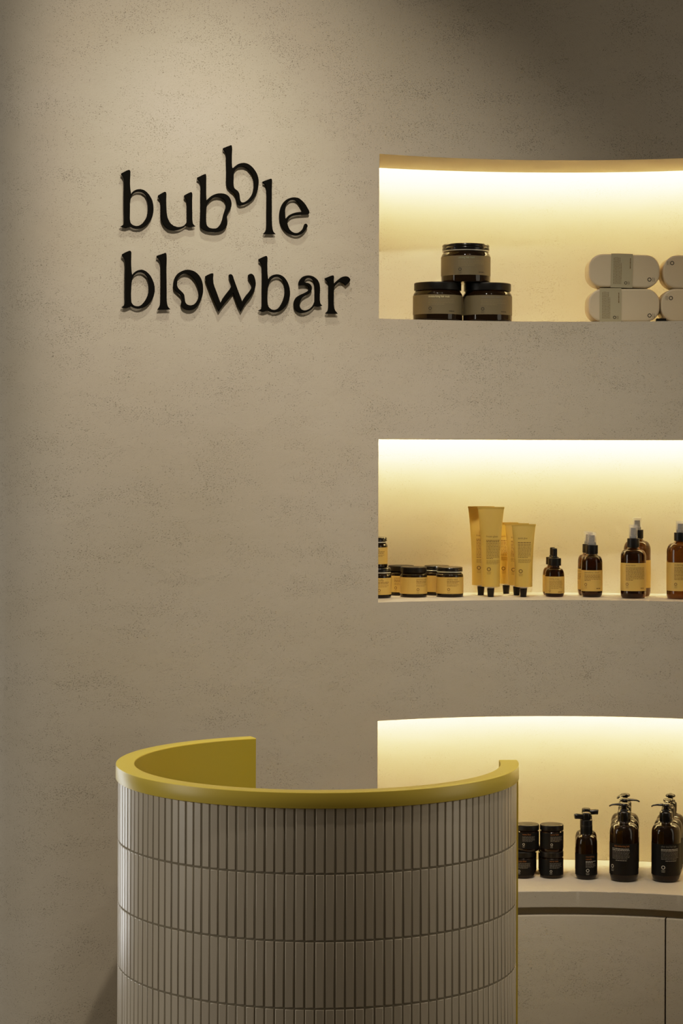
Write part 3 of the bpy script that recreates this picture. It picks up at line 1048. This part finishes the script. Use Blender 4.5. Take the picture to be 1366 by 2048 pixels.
# --- tubes
def tube_meshes(H, abot, atop, title, art):
    zc = .0205                      # top of the cap
    zb_ = .0245                     # bottom of the body
    crimp = .0042
    zt_ = H - crimp

    def ab(z):
        t = min(1.0, max(0.0, (z - zb_) / (zt_ - zb_)))
        a = abot + (atop - abot) * t ** 2.3
        b = abot * (1 - t ** 1.7) + .0009
        return a, b

    def pt(z, th):
        a, b = ab(z)
        return (a * math.cos(th), b * math.sin(th), z)
    m = MB()
    nz, ns = 28, 56
    zs = [zb_ + (zt_ - zb_) * (i / nz) for i in range(nz + 1)]
    vs = [pt(z, 2 * PI * k / ns) for z in zs for k in range(ns)]
    fs = []
    for i in range(nz):
        for k in range(ns):
            k2 = (k + 1) % ns
            fs.append([i * ns + k, i * ns + k2, (i + 1) * ns + k2, (i + 1) * ns + k])
    fs.append(list(range(ns))[::-1])
    fs.append([nz * ns + k for k in range(ns)])
    m.add(vs, fs)

    def mp(u, v, off):
        a, b = ab(v)
        q = max(0.0, 1 - min(.98, abs(u / a)) ** 2)
        return (u, -(b * math.sqrt(q)) - off, v)
    art.onto(m, mp, .0003)
    out = {'tube_body': m.mesh('tube_body', [M['tube']] + YI, 40)}
    m = MB()
    x = atop + .0008
    t = .0011
    pr = [(-x, -t), (x, -t), (x, t), (-x, t)]
    vs = [(px_, py_, z) for z in (zt_, H) for px_, py_ in pr]
    m.add(vs, [[3, 2, 1, 0], [4, 5, 6, 7]] + [[j, (j + 1) % 4, 4 + (j + 1) % 4, 4 + j] for j in range(4)])
    out['crimped_end'] = m.mesh('crimped_end', [M['tube']], 30)
    m = MB()
    m.lathe([(0, zc - .001), (.0068, zc - .001), (.0068, zc + .0012), (abot * .90, zb_ - .0004), (abot * .97, zb_ - .0001), (0, zb_ - .0001)], 40)
    out['shoulder'] = m.mesh('shoulder', [M['tube_neck']], 30)
    m = MB()
    m.lathe(rounded([(0, 0), (.0070, 0), (.0086, zc - .003), (.0086, zc), (0, zc)], .0008, 3), 32)
    out['cap'] = m.mesh('cap', [M['black_plastic']], 30)
    return out


a = Print()
a.text('frozen glaze', -12, 139.5, 6.0, 0, width=27)
a.lines(-12, 20, 131.5, 2, 3.3, 1.6, 0, 31, 1)
a.lines(-12, 20, 124.5, 11, 3.5, 1.2, 0, 32, .5)
a.lines(-12, 20, 84.5, 4, 2.3, .8, 1, 33, .9)
a.logo(-6.5, 65.5, 9.2, 0)
tall = tube_meshes(.2098, .0212, .0306, 'frozen glaze', a)
a = Print()
a.text('quick glue', -14, 135.5, 6.0, 0, width=22)
a.lines(-14, 17, 126.5, 1, 3.3, 1.7, 0, 34, 1)
a.lines(-14, 17, 123, 10, 3.4, 1.2, 0, 35, .75)
a.lines(-14, 17, 87.5, 4, 2.3, .8, 1, 36, .9)
a.logo(-8.5, 61, 9.0, 0)
short = tube_meshes(.1700, .0206, .0278, 'quick glue', a)
GT = 'yellow tubes standing on their caps in the middle niche'
place('styling_tube', tall, 'tall yellow tube on its black cap, in front of the other tall tube', 'tube', 981.3, 4.992, Z2F, 0.04, GT)
place('styling_tube', tall, 'tall yellow tube half hidden behind another tall tube', 'tube', 961.7, 5.052, Z2F, .02, GT)
place('styling_tube', short, 'short yellow tube in front, beside the dropper bottles', 'tube', 1046.8, 4.992, Z2F, .03, GT)
place('styling_tube', short, 'short yellow tube directly behind the front short one', 'tube', 1033.2, 5.055, Z2F, -.05, GT)
place('styling_tube', short, 'short yellow tube at the back between tall and short front tubes', 'tube', 1012.3, 5.108, Z2F, .02, GT)


# --- droppers and sprays
def bottle_body(R, zsh, zneck, rneck, ztop, glass, foot=.005):
    m = MB()
    pr = [(0, 0), (R - foot * .6, 0, foot), (R, foot * 1.6, foot)]
    m_ = rounded(pr + [(R, zsh)], foot, 5)
    # shoulder: quarter-ellipse out of the body, concave into the neck
    n = 10
    sh = []
    zmid = zsh + (zneck - zsh) * .80
    rm = rneck + (R - rneck) * .22
    for k in range(1, n + 1):
        t = k / n * PI / 2
        sh.append((rm + (R - rm) * math.cos(t * .92) if k < n else rm + (R - rm) * math.cos(PI / 2 * .92), zsh + (zmid - zsh) * math.sin(t)))
    last = sh[-1]
    for k in range(1, 5):
        t = k / 4
        sh.append((last[0] + (rneck - last[0]) * (1 - (1 - t) ** 2), last[1] + (zneck - last[1]) * t))
    m.lathe(m_ + sh + [(rneck, ztop), (0, ztop)], 64)
    return m.mesh('glass_body', [glass], 35)


def dropper(title, seed):
    R = .0227
    a = Print()
    a.text(title, -15, 41.0, 5.0, 0, width=24)
    a.lines(-15, 18, 37.0, 8, 2.55, 1.0, 1, seed, .7)
    a.logo(-13.5, 15.0, 5.0, 0)
    a.lines(6, 18, 11.0, 1, 3, 1.6, 0, seed + 1, 1)
    out = {'glass_body': bottle_body(R, .049, .070, .0115, .0755, M['amber'], .004)}
    out['paper_label'] = label_mesh('paper_label', R, .0085, .0478, 118, a, M['label_yellow'], YI)
    m = MB()
    m.lathe(rounded([(0, .0725), (.0152, .0725), (.0152, .0900), (.0075, .0905), (0, .0905)], .001, 3), 40)
    out['screw_collar'] = m.mesh('screw_collar', [M['black_plastic']], 30)
    m = MB()
    m.lathe(rounded([(0, .0908), (.0076, .0908), (.0074, .0935), (.0061, .0945), (.0060, .1130, .0055), (0, .1132)], .0008, 6), 32)
    out['rubber_bulb'] = m.mesh('rubber_bulb', [M['black_plastic']], 30)
    return out


def spray(R, zsh, zneck, zc0, zc1, zt, z0, z1, title, seed, tw, glass, rc=.0143, rcap=.0105):
    a = Print()
    tz = z1 * 1000
    u0 = -R * 1000 * .78
    u1 = R * 1000 * .86
    a.text(title, u0, tz - 6.8, 5.6, 0, width=tw)
    nl = int((tz - 11 - z0 * 1000 - 22) / 3.15)
    a.lines(u0, u1, tz - 11.5, nl, 3.15, 1.2, 0 if seed % 2 else 1, seed, .4)
    a.logo(u0 + 3.6, z0 * 1000 + 15.5, 7.0, 0)
    a.lines(u1 - 12, u1, z0 * 1000 + 5.5, 1, 3, 1.8, 0, seed + 1, 1)
    out = {'glass_body': bottle_body(R, zsh, zneck, .0125, zc0 + .004, glass)}
    out['paper_label'] = label_mesh('paper_label', R, z0, z1, 150, a, M['label_yellow'], YI)
    m = MB()
    m.lathe(rounded([(0, zc0), (rc, zc0), (rc, zc1), (0, zc1)], .0009, 3), 40)
    out['screw_collar'] = m.mesh('screw_collar', [M['black_plastic']], 30)
    m = MB()
    zn = zc1 + (zt - zc1) * .76
    m.lathe(rounded([(0, zc1 + .0003), (rcap * .86, zc1 + .0003), (rcap * .84, zc1 + .006), (rcap * .66, zc1 + .0075), (rcap * .60, zn), (0, zn)], .0007, 3), 32)
    out['spray_nozzle'] = m.mesh('spray_nozzle', [M['nozzle_grey']], 30)
    m = MB()
    t = .0008
    m.lathe(rounded([(rcap - t, zc1 + .0004), (rcap, zc1 + .0004), (rcap * .985, zt, .0012), (0, zt)], .0004, 3), 40)
    m.lathe([(rcap - t, zc1 + .0004), (rcap * .985 - t, zt - t * 2), (0, zt - t * 2)][::-1], 40)
    out['clear_overcap'] = m.mesh('clear_overcap', [M['clear_cap']], 30)
    return out


GD = 'amber dropper bottles in the middle niche'
place('dropper_bottle', dropper('taming drops', 41), 'small amber dropper bottle with black rubber bulb, front one of two', 'bottle', 1109.0, 5.010, Z2F, 0.0, GD)
place('dropper_bottle', dropper('taming drops', 42), 'small amber dropper bottle hidden behind the other dropper', 'bottle', 1104.6, 5.064, Z2F, .2, GD)
GS = 'amber spray bottles in the middle niche'
sm = spray(.0250, .0790, .1000, .1005, .1210, .1515, .0140, .0628, 'glamshine cloud', 43, 36, M['amber'], .0141, .0108)
place('spray_bottle', sm, 'small amber spray bottle beside the droppers, in front of its twin', 'bottle', 1183.4, 5.010, Z2F, -.06, GS)
place('spray_bottle', sm, 'small amber spray bottle peeking out behind its front twin near the droppers', 'bottle', 1176.6, 5.066, Z2F, -.8, GS)
md = spray(.0293, .0960, .1170, .1180, .1385, .1710, .0176, .0822, 'glossy nectar', 45, 24, M['amber'], .0143, .0103)
place('spray_bottle', md, 'mid-size amber spray bottle standing before a taller one', 'bottle', 1266.3, 4.970, Z2F, .03, GS)
lg_ = spray(.0318, .1080, .1350, .1355, .1560, .1850, .0200, .0850, 'sculpting mist', 47, 31, M['amber'], .0145, .0106)
place('spray_bottle', lg_, 'tall amber spray bottle half hidden behind the mid-size one', 'bottle', 1274.0, 5.045, Z2F, -.55, GS)
lq = spray(.0314, .1080, .1330, .1335, .1530, .1800, .0190, .0845, 'sculpting mist', 49, 31, M['amber'], .0145, .0106)
place('spray_bottle', lq, 'tall amber spray bottle at the right edge of the middle shelf', 'bottle', 1360.3, 4.955, Z2F, .18, GS)

# --- counter: dark jars
DI = [M['ink_white'], M['ink_grey'], M['ink_orange']]


def dark_jar(title, seed):
    a = Print()
    a.text(title, -7, 38.6, 5.4, 2, width=20)
    a.lines(-7, 24, 34.6, 5, 2.6, 1.0, 1, seed, .8)
    a.logo(-4, 17.5, 5.6, 0)
    return jar_meshes(.0268, .0608, .0132, .0272, .0070, .0440, 'smooth', a, M['label_dark'], DI, M['amber_dark'], half=160)


GC = 'dark jars stacked on the countertop'
dj = dark_jar('mirror balm', 51)
dk = dark_jar('matte fiber', 52)
place('cream_jar', dj, 'dark jar at the bottom of the stack nearest the sprayers', 'jar', 1103.2, 4.945, Z3F, 0.0, GC)
place('cream_jar', dj, 'dark jar on top of the stack nearest the sprayers', 'jar', 1103.4, 4.945, Z3F + .0612, 0.05, GC)
place('cream_jar', dk, 'dark jar at the bottom of the stack beside the desk rim', 'jar', 1045.5, 4.945, Z3F, -.25, GC)
place('cream_jar', dk, 'dark jar on top of the stack beside the desk rim', 'jar', 1054.5, 4.947, Z3F + .0612, -.25, GC)
place('cream_jar', dk, 'dark jar behind the lower jar beside the desk', 'jar', 1049.8, 5.008, Z3F, .5, GC)
place('cream_jar', dj, 'dark jar behind the lower jar of the stack nearest the sprayers', 'jar', 1099.8, 5.008, Z3F, .6, GC)


# --- counter: bottles with spray heads
def tube_along(m, pts, rads, seg=16, mi=0, flat=1.0):
    """swept round bar along pts with varying radius (flat squashes z)"""
    rings = []
    for i, p in enumerate(pts):
        p = Vector(p)
        d = (Vector(pts[min(i + 1, len(pts) - 1)]) - Vector(pts[max(i - 1, 0)])).normalized()
        s = d.cross(Vector((0, 0, 1))).normalized()
        u = s.cross(d).normalized()
        rings.append([p + s * rads[i] * math.cos(2 * PI * k / seg) + u * rads[i] * flat * math.sin(2 * PI * k / seg) for k in range(seg)])
    vs = [q for r in rings for q in r]
    fs = []
    for i in range(len(rings) - 1):
        for k in range(seg):
            k2 = (k + 1) % seg
            fs.append([i * seg + k, i * seg + k2, (i + 1) * seg + k2, (i + 1) * seg + k])
    fs.append(list(range(seg))[::-1])
    fs.append([(len(rings) - 1) * seg + k for k in range(seg)])
    m.add(vs, fs, mi)


def sprayer(ang):
    """ang: direction the arm points, 180 = left"""
    R = .0251
    a = Print()
    a.text('nourishing', -4, 52.0, 5.4, 2, width=21)
    a.text('remedy', -4, 46.4, 5.4, 2, width=14)
    a.lines(-4, 22, 42.0, 2, 2.7, 1.3, 0, 61, .7)
    a.lines(-4, 22, 36.2, 4, 2.5, 1.0, 1, 62, .8)
    a.logo(.5, 22.0, 7.6, 0)
    out = {'glass_body': bottle_body(R, .080, .1030, .0135, .1075, M['amber_dark'], .006)}
    out['paper_label'] = label_mesh('paper_label', R, .0100, .0590, 150, a, M['label_dark'], DI)
    m = MB()
    m.lathe(rounded([(0, .1035), (.0140, .1035), (.0140, .1215), (.0136, .1222), (.0136, .1340), (.0118, .1352), (0, .1352)], .0007, 3), 40)
    out['screw_collar'] = m.mesh('screw_collar', [M['black_plastic']], 30)
    m = MB()
    m.lathe(rounded([(0, .1356), (.0102, .1356), (.0102, .1490), (.0085, .1515), (0, .1515)], .0012, 3), 36)
    dx, dy = math.cos(ang), math.sin(ang)
    pts = [(dx * r, dy * r, z) for r, z in ((.004, .1420), (.012, .1425), (.022, .1432), (.027, .1430), (.0285, .1428))]
    tube_along(m, pts, [.0062, .0064, .0064, .0062, .0050], 18)
    out['spray_arm'] = m.mesh('spray_arm', [M['black_gloss']], 35)
    return out


GSP = 'dark bottles with swivel spray arms on the countertop'
place('swivel_spray_bottle', sprayer(math.radians(186)), 'slim dark bottle whose spray arm points toward the jars', 'bottle', 1172.4, 4.930, Z3F, 0.0, GSP)
place('swivel_spray_bottle', sprayer(math.radians(-8)), 'slim dark bottle behind, whose spray arm points toward the pump bottles', 'bottle', 1171.8, 4.990, Z3F, 0.0, GSP)


# --- counter: pump bottles
def pump_bottle(title, inkmat, ang, u0, seed, logo_u):
    R = .0329
    a = Print()
    a.text(title, u0 + (6 if logo_u < -20 else 0), 81.0, 6.2, 2, width=36)
    a.lines(u0, u0 + 43, 76.0, 2, 3.2, 1.4, 0, seed, 1)
    a.lines(u0, u0 + 43, 69.6, 6, 3.2, 1.15, 1, seed + 1, .9)
    a.lines(u0 + 10, u0 + 40, 49.8, 1, 3, .9, 0, seed + 2, .9)
    a.logo(logo_u, 35.5, 8.8, 0)
    out = {'glass_body': bottle_body(R, .110, .1350, .0140, .1405, M['amber_dark'], .008)}
    out['paper_label'] = label_mesh('paper_label', R, .0160, .0880, 150, a, M['label_dark'], [M['ink_white'], M['ink_grey'], M[inkmat]])
    m = MB()
    m.lathe(rounded([(0, .1360), (.0150, .1360), (.0150, .1560), (.0125, .1590), (.0112, .1594), (.0108, .1632), (.0085, .1640), (0, .1640)], .0012, 3), 40)
    out['screw_collar'] = m.mesh('screw_collar', [M['black_gloss']], 30)
    m = MB()
    m.lathe(rounded([(0, .1643), (.0062, .1643), (.0062, .1690), (.0112, .1705), (.0118, .1735), (.0095, .1765), (0, .1778)], .0012, 3), 36)
    dx, dy = math.cos(ang), math.sin(ang)
    pts = [(dx * r, dy * r, z) for r, z in ((.002, .1738), (.012, .1739), (.020, .1738), (.027, .1732), (.0315, .1718), (.0345, .1695))]
    tube_along(m, pts, [.0070, .0062, .0046, .0038, .0035, .0028], 16, flat=.55)
    out['pump_head'] = m.mesh('pump_head', [M['black_gloss']], 35)
    return out


GP = 'dark pump bottles on the countertop'
d1 = 'daily moisturizing bath'
d2 = 'silver steel hair bath'
place('pump_bottle', pump_bottle(d1, 'ink_orange', math.radians(183), -34, 71, -34), 'large dark pump bottle at the front of the row beside the slim sprayers', 'bottle', 1247.8, 4.910, Z3F, 0.0, GP)
place('pump_bottle', pump_bottle(d1, 'ink_orange', math.radians(-14), -34, 71, -34), 'large dark pump bottle with spout pointing away from the sprayers, middle of its row', 'bottle', 1249.0, 4.977, Z3F, 0.0, GP)
place('pump_bottle', pump_bottle(d1, 'ink_orange', math.radians(232), -34, 71, -34), 'large dark pump bottle at the back of the row beside the slim sprayers', 'bottle', 1249.8, 5.045, Z3F, 0.0, GP)
place('pump_bottle', pump_bottle(d2, 'ink_grey', math.radians(183), -16, 74, -11), 'large dark pump bottle at the front of the row by the right picture edge', 'bottle', 1331.8, 4.906, Z3F, 0.0, GP)
place('pump_bottle', pump_bottle(d2, 'ink_grey', math.radians(255), -16, 74, -11), 'large dark pump bottle in the middle of the row by the right picture edge', 'bottle', 1336.0, 4.973, Z3F, 0.0, GP)
place('pump_bottle', pump_bottle(d2, 'ink_grey', math.radians(80), -16, 74, -11), 'large dark pump bottle at the back of the row by the right picture edge', 'bottle', 1340.5, 5.040, Z3F, 0.0, GP)

# ------------------------------------------------------------------ light


def aim(o, target):
    d = Vector(target) - o.location
    o.rotation_euler = d.to_track_quat('-Z', 'Y').to_euler()


def spot(name, loc, target, power, deg, blend, col, rad=0.03):
    d = bpy.data.lights.new(name, 'SPOT')
    d.energy = power
    d.spot_size = math.radians(deg)
    d.spot_blend = blend
    d.color = col
    d.shadow_soft_size = rad
    o = bpy.data.objects.new(name, d)
    COL.objects.link(o)
    o.location = loc
    aim(o, target)
    return o


def area(name, loc, target, power, sx, sy, col):
    d = bpy.data.lights.new(name, 'AREA')
    d.shape = 'RECTANGLE'
    d.size, d.size_y = sx, sy
    d.energy = power
    d.color = col
    o = bpy.data.objects.new(name, d)
    COL.objects.link(o)
    o.location = loc
    aim(o, target)
    return o


WARM = (1.0, 0.89, 0.73)
spot('ceiling_spot', (0.10, 3.45, 3.25), (-0.36, 4.66, 1.62), 106, 78, 1.0, WARM, 0.03)
spot('ceiling_spot', (-0.15, 4.22, 3.30), (-0.22, 4.54, 0.6), 56, 54, 1.0, WARM, 0.03)
spot('ceiling_spot', (0.75, 3.6, 3.25), (0.6, 4.9, 0.55), 46, 58, 1.0, WARM, 0.03)  # extra spot put in as fill for the lower right
area('passage_light', (-1.47, 5.66, 1.3), (-0.43, 4.16, 1.0), 18, 0.5, 2.2, (1.0, 0.99, 0.94))
area('left_fill_light', (-3.2, 3.3, 1.5), (-0.2, 4.4, 0.9), 26, 0.9, 2.2, (1.0, 0.94, 0.83))  # unseen lamp added to fill the left wall and left-hand tiles
area('right_fill_light', (2.2, 3.72, 1.4), (0.3, 4.16, 0.8), 8, 0.9, 2.0, (1.0, 0.90, 0.72))  # unseen lamp added to brighten the desk's right side

wd = bpy.data.worlds.new('World')
scene.world = wd
wd.use_nodes = True
bg = wd.node_tree.nodes['Background']
bg.inputs[0].default_value = (1.0, 0.80, 0.56, 1)
bg.inputs[1].default_value = 0.060
